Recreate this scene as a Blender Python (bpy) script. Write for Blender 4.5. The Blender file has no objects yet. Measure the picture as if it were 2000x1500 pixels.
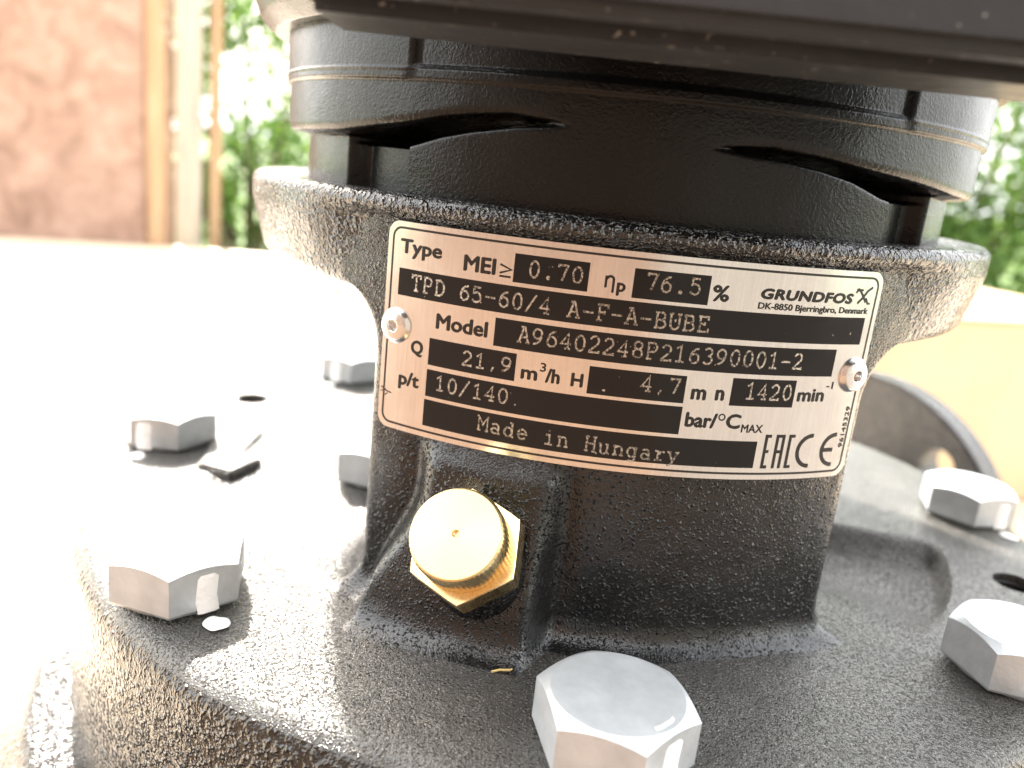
import bpy, bmesh, math, random
from mathutils import Vector, Matrix
S = bpy.context.scene
COL = S.collection
R = math.radians
PI = math.pi
sin, cos = math.sin, math.cos

# ------------------------------------------------------------------ camera
CAM_POS = Vector((-0.01896519, -0.24387753, 0.03354374))
c_r = Vector((0.99385734, 0.04021271, 0.10310448))
c_u = Vector((-0.10995532, 0.25317609, 0.96115124))
c_f = Vector((-0.01254691, 0.96658409, -0.25604251))
cam = bpy.data.cameras.new('camera')
camo = bpy.data.objects.new('camera', cam); COL.objects.link(camo)
m = Matrix.Identity(4)
for i in range(3):
    m[i][0] = c_r[i]; m[i][1] = c_u[i]; m[i][2] = -c_f[i]; m[i][3] = CAM_POS[i]
camo.matrix_world = m
cam.sensor_fit = 'HORIZONTAL'; cam.sensor_width = 36.0; cam.lens = 29.16
cam.clip_start = 0.005; cam.clip_end = 500
cam.dof.use_dof = True; cam.dof.focus_distance = 0.152; cam.dof.aperture_fstop = 13.0
S.camera = camo

# ------------------------------------------------------------------ light
SUN_AZ, SUN_EL = R(-28), R(39)          # azimuth from +Y, towards -X
W = bpy.data.worlds.new('World'); S.world = W; W.use_nodes = True
wn = W.node_tree.nodes; wl = W.node_tree.links
sky = wn.new('ShaderNodeTexSky'); sky.sky_type = 'NISHITA'; sky.sun_disc = False
sky.sun_elevation = SUN_EL; sky.sun_rotation = SUN_AZ
sky.air_density = 1.0; sky.dust_density = 8.0; sky.ozone_density = 1.0
bg = wn['Background']; bg.inputs['Strength'].default_value = 0.15
# bright broken cloud over the whole sky
tcw = wn.new('ShaderNodeTexCoord'); cn = wn.new('ShaderNodeTexNoise'); cn.inputs['Scale'].default_value = 2.2; cn.inputs['Detail'].default_value = 6; cn.inputs['Roughness'].default_value = .6
cr_ = wn.new('ShaderNodeValToRGB'); cr_.color_ramp.elements[0].position = .32; cr_.color_ramp.elements[0].color = (.25, .25, .25, 1); cr_.color_ramp.elements[1].position = .60; cr_.color_ramp.elements[1].color = (.95, .95, .95, 1)
cm = wn.new('ShaderNodeMix'); cm.data_type = 'RGBA'; cm.inputs['B'].default_value = (8.0, 8.0, 7.9, 1)
wl.new(tcw.outputs['Generated'], cn.inputs['Vector']); wl.new(cn.outputs['Fac'], cr_.inputs['Fac']); wl.new(cr_.outputs['Color'], cm.inputs['Factor'])
wl.new(sky.outputs[0], cm.inputs['A']); wl.new(cm.outputs['Result'], bg.inputs['Color'])
sd = bpy.data.lights.new('sun', 'SUN'); sd.energy = 5.0; sd.angle = R(2.0); sd.color = (1.0, 0.94, 0.85)
so = bpy.data.objects.new('sun', sd); COL.objects.link(so)
sdir = Vector((sin(SUN_AZ) * cos(SUN_EL), cos(SUN_AZ) * cos(SUN_EL), sin(SUN_EL)))
so.rotation_euler = sdir.to_track_quat('Z', 'Y').to_euler(); so.location = sdir * 5
S.view_settings.view_transform = 'Standard'; S.view_settings.look = 'None'
S.view_settings.exposure = 2.25; S.view_settings.gamma = 1.0; S.view_settings.use_curve_mapping = False
S.render.engine = 'CYCLES'

# ------------------------------------------------------------------ materials
def mat(name, color=(.5, .5, .5), rough=.5, metal=0.0, spec=.5, coat=0.0, coat_rough=.1):
    M = bpy.data.materials.new(name); M.use_nodes = True
    b = M.node_tree.nodes['Principled BSDF']
    b.inputs['Base Color'].default_value = (*color, 1); b.inputs['Roughness'].default_value = rough
    b.inputs['Metallic'].default_value = metal; b.inputs['Specular IOR Level'].default_value = spec
    b.inputs['Coat Weight'].default_value = coat; b.inputs['Coat Roughness'].default_value = coat_rough
    return M
def nd(M, t, **k):
    n = M.node_tree.nodes.new(t)
    for a, v in k.items():
        if a in n.inputs: n.inputs[a].default_value = v
        else: setattr(n, a, v)
    return n
def ln(M, a, b): M.node_tree.links.new(a, b)
def bsdf(M): return M.node_tree.nodes['Principled BSDF']
def noise(M, scale, detail=2.0, rough=.5, src=None, dist=0.0):
    n = nd(M, 'ShaderNodeTexNoise'); n.inputs['Scale'].default_value = scale
    n.inputs['Detail'].default_value = detail; n.inputs['Roughness'].default_value = rough
    n.inputs['Distortion'].default_value = dist
    if src is None:
        src = nd(M, 'ShaderNodeTexCoord').outputs['Object']
    ln(M, src, n.inputs['Vector'])
    return n
def ramp(M, fac, stops):
    r = nd(M, 'ShaderNodeValToRGB'); e = r.color_ramp.elements
    while len(e) < len(stops): e.new(.5)
    for q, (p, c) in zip(e, stops):
        q.position = p; q.color = (*c, 1) if len(c) == 3 else c
    ln(M, fac, r.inputs['Fac']); return r
def bump(M, h, dist, strength=1.0, prev=None):
    b = nd(M, 'ShaderNodeBump'); b.inputs['Strength'].default_value = strength; b.inputs['Distance'].default_value = dist
    ln(M, h, b.inputs['Height'])
    if prev is not None: ln(M, prev, b.inputs['Normal'])
    return b.outputs['Normal']

def cast_paint(name, s1, d1, s2, d2, rough=.27, dust=.25, col=(.010, .010, .011), spec=.5, wave=.0012, pk=(.30, .75)):
    """thick black paint over a rough sand casting"""
    M = mat(name, col, rough, 0, spec)
    b = bsdf(M); tc = nd(M, 'ShaderNodeTexCoord').outputs['Object']
    big = noise(M, 90, 2, .5, tc)
    n1 = noise(M, s1, 1.5, .5, tc, .4); n2 = noise(M, s2, 1.0, .5, tc)
    nrm = bump(M, big.outputs['Fac'], wave)
    h1 = ramp(M, n1.outputs['Fac'], [(pk[0], (0, 0, 0)), (pk[1], (1, 1, 1))]); h1.color_ramp.interpolation = 'EASE'
    nrm = bump(M, h1.outputs['Color'], d1, 1, nrm)
    nrm = bump(M, n2.outputs['Fac'], d2, 1, nrm)
    ln(M, nrm, b.inputs['Normal'])
    nd2 = noise(M, 2600, 1, .5, tc); pat = noise(M, 55, 3, .6, tc)
    mul = nd(M, 'ShaderNodeMath', operation='MULTIPLY')
    r1 = ramp(M, nd2.outputs['Fac'], [(.60, (0, 0, 0)), (.72, (1, 1, 1))])
    r2 = ramp(M, pat.outputs['Fac'], [(.38, (.25, .25, .25)), (.65, (1, 1, 1))])
    ln(M, r1.outputs['Color'], mul.inputs[0]); ln(M, r2.outputs['Color'], mul.inputs[1])
    mul2 = nd(M, 'ShaderNodeMath', operation='MULTIPLY'); mul2.inputs[1].default_value = dust
    ln(M, mul.outputs[0], mul2.inputs[0])
    mx = nd(M, 'ShaderNodeMix', data_type='RGBA')
    mx.inputs['A'].default_value = (*col, 1); mx.inputs['B'].default_value = (.30, .27, .22, 1)
    ln(M, mul2.outputs[0], mx.inputs['Factor']); ln(M, mx.outputs['Result'], b.inputs['Base Color'])
    rr = ramp(M, pat.outputs['Fac'], [(.3, (rough * .8,) * 3), (.7, (rough * 1.35,) * 3)])
    ln(M, rr.outputs['Color'], b.inputs['Roughness'])
    return M

M_neck = cast_paint('black_paint_coarse', 1500, .00070, 3000, .00012, .10, .04, (.006, .006, .0065), spec=.7, pk=(.56, .74), wave=.0008)
M_flange = cast_paint('black_paint_flange', 1100, .00095, 2400, .00016, .11, .06, spec=.8, pk=(.46, .74))
M_cover = cast_paint('black_paint_cover', 1700, .00052, 3600, .00022, .17, .9, (.050, .048, .044), spec=.8, pk=(.50, .75))
M_rim = cast_paint('black_paint_rim', 900, .00070, 2200, .00018, .15, .12, (.012, .011, .010), spec=.7, pk=(.44, .75))
M_motor = cast_paint('black_paint_motor', 1500, .000035, 3000, .00002, .25, .02, (.005, .005, .005), .30, .0002, (.3, .8))

M_box = mat('terminal_box_black', (.035, .034, .035), .30, 0, .35)
t_ = nd(M_box, 'ShaderNodeTexCoord').outputs['Object']
n_ = noise(M_box, 700, 1, .5, t_); n2_ = noise(M_box, 120, 3, .6, t_)
r_ = ramp(M_box, n_.outputs['Fac'], [(.70, (.040, .042, .047)), (.76, (.36, .34, .32))])
ln(M_box, r_.outputs['Color'], bsdf(M_box).inputs['Base Color'])
ln(M_box, bump(M_box, n2_.outputs['Fac'], .0004), bsdf(M_box).inputs['Normal'])

M_zinc = mat('zinc_bolt', (.66, .70, .72), .40, .45)
t_ = nd(M_zinc, 'ShaderNodeTexCoord').outputs['Object']
n_ = noise(M_zinc, 900, 3, .6, t_); n2_ = noise(M_zinc, 160, 3, .6, t_)
r_ = ramp(M_zinc, n2_.outputs['Fac'], [(.3, (.47, .50, .52)), (.7, (.60, .63, .65))])
ln(M_zinc, r_.outputs['Color'], bsdf(M_zinc).inputs['Base Color'])
ln(M_zinc, bump(M_zinc, n_.outputs['Fac'], .00008), bsdf(M_zinc).inputs['Normal'])

M_mark = mat('white_paint_mark', (.92, .92, .91), .35)
n_ = noise(M_mark, 600, 2); ln(M_mark, bump(M_mark, n_.outputs['Fac'], .0003), bsdf(M_mark).inputs['Normal'])

M_brass = mat('brass', (.83, .60, .25), .24, 1.0)
t_ = nd(M_brass, 'ShaderNodeTexCoord').outputs['Object']
n_ = noise(M_brass, 500, 3, .6, t_)
r_ = ramp(M_brass, n_.outputs['Fac'], [(.3, (.84, .62, .30)), (.7, (.90, .70, .38))])
ln(M_brass, r_.outputs['Color'], bsdf(M_brass).inputs['Base Color'])
r_ = ramp(M_brass, n_.outputs['Fac'], [(.3, (.20,) * 3), (.7, (.32,) * 3)])
ln(M_brass, r_.outputs['Color'], bsdf(M_brass).inputs['Roughness'])
M_brassface = mat('brass_turned', (.80, .60, .30), .34, 1.0)
w_ = nd(M_brassface, 'ShaderNodeTexWave', wave_type='RINGS', rings_direction='Z')
w_.inputs['Scale'].default_value = 900; w_.inputs['Distortion'].default_value = .6; w_.inputs['Detail'].default_value = 2
ln(M_brassface, nd(M_brassface, 'ShaderNodeTexCoord').outputs['Object'], w_.inputs['Vector'])
ln(M_brassface, bump(M_brassface, w_.outputs['Fac'], .000012), bsdf(M_brassface).inputs['Normal'])

# brushed aluminium label sheet (brush lines run along the height of the plate)
M_plate = mat('brushed_aluminium', (.80, .79, .78), .20, 1.0)
t_ = nd(M_plate, 'ShaderNodeTexCoord').outputs['Object']
mp = nd(M_plate, 'ShaderNodeMapping'); mp.inputs['Scale'].default_value = (1, 1, .02); ln(M_plate, t_, mp.inputs['Vector'])
n_ = noise(M_plate, 5200, 2, .6, mp.outputs['Vector']); n2_ = noise(M_plate, 140, 3, .6, t_)
r_ = ramp(M_plate, n_.outputs['Fac'], [(.3, (.70, .69, .68)), (.7, (.84, .83, .82))])
ln(M_plate, r_.outputs['Color'], bsdf(M_plate).inputs['Base Color'])
r_ = ramp(M_plate, n2_.outputs['Fac'], [(.3, (.17,) * 3), (.7, (.27,) * 3)])
ln(M_plate, r_.outputs['Color'], bsdf(M_plate).inputs['Roughness'])
M_field = mat('black_print_gloss', (.012, .012, .013), .12, 0, .3)
t_ = nd(M_field, 'ShaderNodeTexCoord').outputs['Object']
n_ = noise(M_field, 900, 1, .5, t_)
r_ = ramp(M_field, n_.outputs['Fac'], [(.775, (.012, .012, .013)), (.80, (.5, .47, .42))])
ln(M_field, r_.outputs['Color'], bsdf(M_field).inputs['Base Color'])
n2_ = noise(M_field, 200, 4, .65, t_)
r_ = ramp(M_field, n2_.outputs['Fac'], [(.35, (.10,) * 3), (.75, (.26,) * 3)])
ln(M_field, r_.outputs['Color'], bsdf(M_field).inputs['Roughness'])
M_ink = mat('black_print', (.016, .015, .015), .28)
M_etch = mat('stamped_bare_metal', (.62, .57, .50), .42, .8)
n_ = noise(M_etch, 2600, 2, .6)
r_ = ramp(M_etch, n_.outputs['Fac'], [(.38, (.06, .055, .05)), (.58, (.60, .55, .49))])
ln(M_etch, r_.outputs['Color'], bsdf(M_etch).inputs['Base Color'])
ln(M_etch, bump(M_etch, n_.outputs['Fac'], .0002), bsdf(M_etch).inputs['Normal'])
M_rivet = mat('rivet_aluminium', (.82, .82, .82), .22, 1.0)
n_ = noise(M_rivet, 900, 2); ln(M_rivet, bump(M_rivet, n_.outputs['Fac'], .00006), bsdf(M_rivet).inputs['Normal'])
M_dark = mat('hole_dark', (.01, .01, .01), .6)

# ------------------------------------------------------------------ helpers
def obj(name, verts, faces, material, parent=None, angle=35, smooth=True):
    me = bpy.data.meshes.new(name); me.from_pydata([tuple(v) for v in verts], [], faces); me.validate(); me.update()
    return link(name, me, material, parent, angle, smooth)
def link(name, me, material, parent=None, angle=35, smooth=True):
    if material: 
        me.materials.clear(); me.materials.append(material)
    if smooth:
        me.polygons.foreach_set('use_smooth', [True] * len(me.polygons))
        me.set_sharp_from_angle(angle=R(angle))
    o = bpy.data.objects.new(name, me); COL.objects.link(o)
    if parent: o.parent = parent
    return o
def empty(name, loc=(0, 0, 0), parent=None):
    o = bpy.data.objects.new(name, None); COL.objects.link(o); o.location = loc; o.empty_display_size = .02
    if parent: o.parent = parent
    return o
def tag(o, label=None, cat=None, group=None, kind=None):
    if label: o['label'] = label
    if cat: o['category'] = cat
    if group: o['group'] = group
    if kind: o['kind'] = kind
    return o
def frame_z(n, up=Vector((0, 0, 1))):
    z = Vector(n).normalized(); x = up.cross(z)
    if x.length < 1e-4: x = Vector((1, 0, 0))
    x.normalize(); y = z.cross(x)
    return Matrix((x, y, z)).transposed()
def placed(o, loc, n, spin=0.0):
    o.matrix_local = Matrix.Translation(loc) @ frame_z(n).to_4x4() @ Matrix.Rotation(spin, 4, 'Z')
def lathe(prof, n=96, closed=True):
    vs, fs = [], []
    k = len(prof)
    for i in range(n):
        a = 2 * PI * i / n
        for r, z in prof: vs.append((r * cos(a), r * sin(a), z))
    for i in range(n):
        j = (i + 1) % n
        for q in range(k - 1): fs.append((i * k + q, i * k + q + 1, j * k + q + 1, j * k + q)[::-1])
    return vs, fs
def fillet(p, rad, n=6):
    """round the corners of an open polyline; rad: list of radii per inner point"""
    out = [p[0]]
    for i in range(1, len(p) - 1):
        a, b, c = Vector(p[i - 1]), Vector(p[i]), Vector(p[i + 1]); r = rad[i - 1]
        if r <= 0: out.append(p[i]); continue
        d1 = (a - b).normalized(); d2 = (c - b).normalized()
        t = min(r / math.tan(d1.angle(d2) / 2), (a - b).length * .49, (c - b).length * .49)
        A, C = b + d1 * t, b + d2 * t
        for s in range(n + 1):
            f = s / n; out.append(tuple((1 - f) ** 2 * A + 2 * f * (1 - f) * b + f * f * C))
    out.append(p[-1]); return out
def ss(a, b, x):
    t = max(0.0, min(1.0, (x - a) / (b - a))); return t * t * (3 - 2 * t)
def pol(r, th, z):                      # th measured from -Y (front) towards +X
    return (r * sin(th), -r * cos(th), z)

# ------------------------------------------------------------------ setting
ground = obj('ground', [(-120, -120, -.62), (120, -120, -.62), (120, 120, -.62), (-120, 120, -.62)], [(0, 1, 2, 3)], None, smooth=False)
M_grass = mat('grass_ground', (.07, .12, .03), .9)
n_ = noise(M_grass, 3.5, 6, .7); r_ = ramp(M_grass, n_.outputs['Fac'], [(.3, (.05, .09, .02)), (.55, (.12, .19, .05)), (.75, (.20, .19, .09))])
ln(M_grass, r_.outputs['Color'], bsdf(M_grass).inputs['Base Color'])
ground.data.materials.append(M_grass); tag(ground, kind='structure')

ZF = -.262
M_floor = mat('pale_timber_floor', (.55, .40, .24), .45)
t_ = nd(M_floor, 'ShaderNodeTexCoord').outputs['Object']
mp = nd(M_floor, 'ShaderNodeMapping'); mp.inputs['Scale'].default_value = (1, 14, 1); ln(M_floor, t_, mp.inputs['Vector'])
n_ = noise(M_floor, 5, 5, .65, mp.outputs['Vector'])
r_ = ramp(M_floor, n_.outputs['Fac'], [(.3, (.62, .50, .36)), (.6, (.70, .58, .44)), (.8, (.74, .63, .50))])
ln(M_floor, r_.outputs['Color'], bsdf(M_floor).inputs['Base Color'])
ln(M_floor, bump(M_floor, n_.outputs['Fac'], .002), bsdf(M_floor).inputs['Normal'])
def slab(poly, z0, z1):
    n = len(poly); vs = [(x, y, z0) for x, y in poly] + [(x, y, z1) for x, y in poly]
    fs = [tuple(range(n))[::-1], tuple(range(n, 2 * n))] + [(i, (i + 1) % n, n + (i + 1) % n, n + i) for i in range(n)]
    return vs, fs
fl = obj('floor', *slab([(-3.2, -.12), (3.2, -.12), (3.2, 2.64), (-3.2, 1.46)], ZF - .05, ZF), M_floor, smooth=False)
tag(fl, kind='structure')
M_pave = mat('reflection_pave_brown', (.13, .065, .03), .85)  # ground added out of view, brown to warm the reflections in the plate
t_ = nd(M_pave, 'ShaderNodeTexCoord').outputs['Object']
n_ = noise(M_pave, 4, 5, .65, t_); sx = nd(M_pave, 'ShaderNodeSeparateXYZ'); ln(M_pave, t_, sx.inputs[0])
r_ = ramp(M_pave, n_.outputs['Fac'], [(.3, (.088, .049, .026)), (.7, (.120, .068, .038))])
r2_ = ramp(M_pave, n_.outputs['Fac'], [(.3, (.080, .066, .054)), (.7, (.105, .090, .076))])
mr = nd(M_pave, 'ShaderNodeMapRange'); mr.inputs['From Min'].default_value = .25; mr.inputs['From Max'].default_value = .40; ln(M_pave, sx.outputs['X'], mr.inputs['Value'])  # greyer towards the right so the plate reflects greyer there
mx = nd(M_pave, 'ShaderNodeMix', data_type='RGBA'); ln(M_pave, mr.outputs[0], mx.inputs['Factor']); ln(M_pave, r_.outputs['Color'], mx.inputs['A']); ln(M_pave, r2_.outputs['Color'], mx.inputs['B'])
ln(M_pave, mx.outputs['Result'], bsdf(M_pave).inputs['Base Color'])
pv = obj('reflection_paving', *slab([(-4.2, -2.2), (4.5, -2.2), (4.5, -.125), (-4.2, -.125)], ZF - .09, ZF - .04), M_pave, smooth=False)  # unseen slab added behind the camera for its reflection
tag(pv, kind='structure')

# ---- mottled rust-brown panel standing at the left
def boxv(x0, x1, y0, y1, z0, z1):
    return slab([(x0, y0), (x1, y0), (x1, y1), (x0, y1)], z0, z1)
M_rust = mat('mottled_brown_board', (.3, .17, .11), .75)
t_ = nd(M_rust, 'ShaderNodeTexCoord').outputs['Object']
n_ = noise(M_rust, 14, 5, .7, t_, .6); r_ = ramp(M_rust, n_.outputs['Fac'], [(.28, (.17, .105, .078)), (.5, (.31, .205, .16)), (.72, (.42, .30, .245))])
ln(M_rust, r_.outputs['Color'], bsdf(M_rust).inputs['Base Color'])
def wood(name, c0, c1):
    M = mat(name, c0, .65); t = nd(M, 'ShaderNodeTexCoord').outputs['Object']
    mp = nd(M, 'ShaderNodeMapping'); mp.inputs['Scale'].default_value = (12, 12, 1); ln(M, t, mp.inputs['Vector'])
    n = noise(M, 5, 5, .65, mp.outputs['Vector']); r = ramp(M, n.outputs['Fac'], [(.3, c0), (.7, c1)])
    ln(M, r.outputs['Color'], bsdf(M).inputs['Base Color']); return M
M_woodA = wood('orange_wood', (.30, .19, .11), (.46, .32, .20))
M_woodB = wood('grey_wood', (.30, .27, .24), (.52, .47, .42))
pan = empty('wooden_screen', (-1.0, 1.87, ZF)); pan.rotation_euler.z = math.atan(.42)
tag(pan, 'mottled red-brown board screen with pale battens standing behind the pump at left', 'screen')
def local_box(name, b, M, parent, bev=0.0):
    bm = bmesh.new(); v, f = boxv(*b)
    bv = [bm.verts.new(q) for q in v]
    for q in f: bm.faces.new([bv[i] for i in q])
    if bev: bmesh.ops.bevel(bm, geom=bm.edges[:], offset=bev, segments=2, affect='EDGES')
    me = bpy.data.meshes.new(name); bm.to_mesh(me); bm.free()
    return link(name, me, M, parent)
local_box('board', (-.58, -.015, -.02, .01, .0, .62), M_rust, pan, .003)
local_box('batten', (-.015, .03, -.032, .012, .0, .72), M_woodA, pan, .004)
local_box('batten', (.032, .046, -.02, .05, .0, .72), M_rust, pan, .003)
local_box('post', (.05, .115, .10, .16, -.3, .74), M_woodB, pan, .004)
local_box('post', (.135, .165, .14, .17, -.3, .73), M_woodA, pan, .004)

# ---- small peg and white bundle on the floor
pg = obj('wooden_peg', *lathe([(0, 0), (.010, 0), (.011, .012), (.006, .02), (.0055, .072), (0, .074)], 20), M_woodA)
pg.location = (-.415, 1.42, ZF); tag(pg, 'thin brown wooden peg upright on the bright floor beyond the neck', 'peg')
# ---- cardboard box behind the pump at the right
M_card = mat('cardboard', (.50, .36, .21), .8)
t_ = nd(M_card, 'ShaderNodeTexCoord').outputs['Object']; n_ = noise(M_card, 9, 5, .65, t_); n2_ = noise(M_card, 260, 2, .5, t_)
r_ = ramp(M_card, n_.outputs['Fac'], [(.3, (.56, .43, .27)), (.7, (.64, .51, .34))]); ln(M_card, r_.outputs['Color'], bsdf(M_card).inputs['Base Color'])
ln(M_card, bump(M_card, n2_.outputs['Fac'], .0006), bsdf(M_card).inputs['Normal'])
cb = empty('cardboard_box', (.30, .52, ZF)); cb.rotation_euler.z = R(22); tag(cb, 'tan cardboard box standing on the floor behind the pump at right', 'box')
local_box('box_side', (-.21, .42, 0, .34, .001, .1925), M_card, cb, .003)
local_box('flap', (-.208, .418, .002, .168, .1928, .1968), M_card, cb, .001)
local_box('flap', (-.208, .418, .172, .338, .1928, .1968), M_card, cb, .001)
# ---- shrubs beyond the floor
def leaf_mat(name, c):
    M = mat(name, c, .5); b = bsdf(M)
    oi = nd(M, 'ShaderNodeNewGeometry'); r = ramp(M, oi.outputs['Random Per Island'], [(0, tuple(x * .5 for x in c)), (.6, c), (1, (c[0] * 1.8, c[1] * 1.45, c[2] * 1.3))])
    ln(M, r.outputs['Color'], b.inputs['Base Color'])
    tr = nd(M, 'ShaderNodeBsdfTranslucent'); mx = nd(M, 'ShaderNodeMixShader'); mx.inputs[0].default_value = .45
    ln(M, r.outputs['Color'], tr.inputs['Color'])
    out = M.node_tree.nodes['Material Output']
    ln(M, b.outputs[0], mx.inputs[1]); ln(M, tr.outputs[0], mx.inputs[2]); ln(M, mx.outputs[0], out.inputs['Surface'])
    return M
M_leafA = leaf_mat('leaf_fresh', (.12, .23, .045)); M_leafB = leaf_mat('leaf_dark', (.09, .17, .04)); M_bark = wood('bark', (.09, .06, .04), (.16, .12, .08))
def shrub(name, x, y, w, d, h, seed, nleaf, M, label, size=.055):
    rn = random.Random(seed); root = empty(name, (x, y, -.62)); tag(root, label, 'shrub', 'shrubs beyond the floor')
    cl = [(rn.uniform(-w, w) * .8, rn.uniform(-d, d) * .8, h * rn.uniform(.12, .93), rn.uniform(.14, .30)) for _ in range(26)]
    vs, fs = [], []
    for _ in range(nleaf):
        cx, cy, cz, cr = rn.choice(cl)
        p = Vector((rn.gauss(0, 1), rn.gauss(0, 1), rn.gauss(0, .8))).normalized() * cr * rn.uniform(.45, 1.05) + Vector((cx, cy, cz))
        if p.z < .02: continue
        q = Matrix.Rotation(rn.uniform(0, 6.28), 3, 'Z') @ Matrix.Rotation(rn.uniform(-1.2, 1.2), 3, 'X') @ Matrix.Rotation(rn.uniform(-.8, .8), 3, 'Y')
        s = size * rn.uniform(.6, 1.3); k = len(vs)
        for a, b, c in ((0, -1, 0), (.42, -.25, .06), (.36, .3, .06), (0, 1, -.08), (-.36, .3, .06), (-.42, -.25, .06)):
            vs.append(tuple(p + q @ Vector((a * s * .5, b * s * .5, c * s))))
        fs += [(k, k + 1, k + 2, k + 3), (k, k + 3, k + 4, k + 5)]
    obj('foliage', vs, fs, M, root, smooth=False)
    vs, fs = [], []
    for cx, cy, cz, cr in cl[:12]:
        k = len(vs); A = Vector((cx * .12, cy * .12, 0)); B = Vector((cx, cy, cz)); mid = (A + B) / 2 + Vector((-cx * .18, -cy * .18, .1))
        for t in range(7):
            f = t / 6; P = (1 - f) ** 2 * A + 2 * f * (1 - f) * mid + f * f * B; rr = .02 * (1 - .8 * f)
            for s in range(6): vs.append(tuple(P + Vector((rr * cos(s * PI / 3), rr * sin(s * PI / 3), 0))))
        for t in range(6):
            for s in range(6): fs.append((k + t * 6 + s, k + t * 6 + (s + 1) % 6, k + t * 6 + 6 + (s + 1) % 6, k + t * 6 + 6 + s))
    obj('stem', vs, fs, M_bark, root)
shrub('shrub', -1.25, 3.3, .55, .4, 1.25, 11, 7500, M_leafA, 'sunlit green shrub between the board screen and the pump')
shrub('shrub', 1.75, 3.5, .6, .4, 1.36, 13, 11000, M_leafA, 'bright green shrub right of the motor, nearest the frame edge')
shrub('shrub', 2.75, 3.7, .7, .5, 1.45, 14, 8000, M_leafB, 'dark shrub at far right beyond the floor')
shrub('shrub', .25, 3.8, .9, .4, 1.3, 15, 4200, M_leafB, 'low dark shrub hidden mostly behind the pump')

# ---- unseen wall added behind the camera for warm reflections in plate and bolts
M_brick = mat('reflection_brick', (.5, .28, .15), .8)
tb = nd(M_brick, 'ShaderNodeTexBrick'); tb.inputs['Scale'].default_value = 1.0
tb.inputs['Brick Width'].default_value = .25; tb.inputs['Row Height'].default_value = .075; tb.inputs['Mortar Size'].default_value = .006
tb.inputs['Color1'].default_value = (.060, .030, .017, 1); tb.inputs['Color2'].default_value = (.050, .025, .014, 1); tb.inputs['Mortar'].default_value = (.070, .055, .042, 1)
t_ = nd(M_brick, 'ShaderNodeTexCoord').outputs['Object']
mp = nd(M_brick, 'ShaderNodeMapping'); mp.inputs['Rotation'].default_value = (R(90), 0, 0); ln(M_brick, t_, mp.inputs['Vector'])
ln(M_brick, mp.outputs['Vector'], tb.inputs['Vector']); ln(M_brick, tb.outputs['Color'], bsdf(M_brick).inputs['Base Color'])
M_render = mat('reflection_render', (.62, .55, .45), .85)
n_ = noise(M_render, 3, 4); r_ = ramp(M_render, n_.outputs['Fac'], [(.3, (.080, .074, .064)), (.7, (.10, .094, .084))]); ln(M_render, r_.outputs['Color'], bsdf(M_render).inputs['Base Color'])
hw = empty('reflection_wall', (0, -2.2, -.62)); tag(hw, 'added unseen wall behind the viewer, giving the nameplate its warm reflection', 'wall')
local_box('added_brick_section', (-4.0, .45, -.2, 0, 0, 3.2), M_brick, hw)
local_box('added_render_section', (.452, 4.5, -.2, -.03, 0, 3.2), M_render, hw)

# ------------------------------------------------------------------ the pump
pump = empty('pump', (0, 0, ZF))
tag(pump, 'black cast-iron circulator pump with silver nameplate, hex bolts and brass plug', 'pump')
inv = Matrix.Translation((0, 0, -ZF))
def part(o):
    o.parent = pump; o.matrix_parent_inverse = inv; return o

Z0 = -.0585          # top face of the pump head
# ---- pump head cover: polar grid with the pockets beside the neck
rs = [.02, .04, .06] + [.068 + .0013 * i for i in range(34)] + [.113, .116, .119, .122, .125, .128, .131, .1335, .1352, .1362, .1371, .1379, .1385, .1389, .1391]
NT = 480
def ztop(r, th):
    a = math.degrees(th); a = (a + 180) % 360 - 180; b = abs(a)
    z = Z0
    p = (1 - ss(.1035, .1075, r)) * ss(42, 62, b) * (1 - ss(76.5, 79.5, b)) * ss(.066, .074, r)
    z -= (.0058 if a > 0 else .0012) * p
    if r > .1335:                                   # rolled shoulder
        t = min(1.0, (r - .1335) / .0056); z -= .0056 * (1 - math.sqrt(max(0, 1 - t * t)))
    z += .0004 * sin(3 * th + 1) * ss(.07, .13, r) + .0002 * sin(11 * th + 40 * r)
    return z
vs, fs = [], []
for i in range(NT):
    th = 2 * PI * i / NT
    for r in rs: vs.append(pol(r, th, ztop(r, th)))
    vs.append(pol(.1393, th, Z0 - .012)); vs.append(pol(.1396, th, -.098)); vs.append(pol(.1402, th, -.112)); vs.append(pol(.02, th, -.112))
k = len(rs) + 4
for i in range(NT):
    j = (i + 1) % NT
    for q in range(k): fs.append((i * k + q, j * k + q, j * k + (q + 1) % k, i * k + (q + 1) % k)[::-1])
cover = obj('pump_head', vs, fs, M_cover, None, 40)
cover.data.materials.append(M_rim)
for p_ in cover.data.polygons:
    if abs(p_.normal.z) < .55 and math.hypot(p_.center.x, p_.center.y) > .13: p_.material_index = 1
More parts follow.
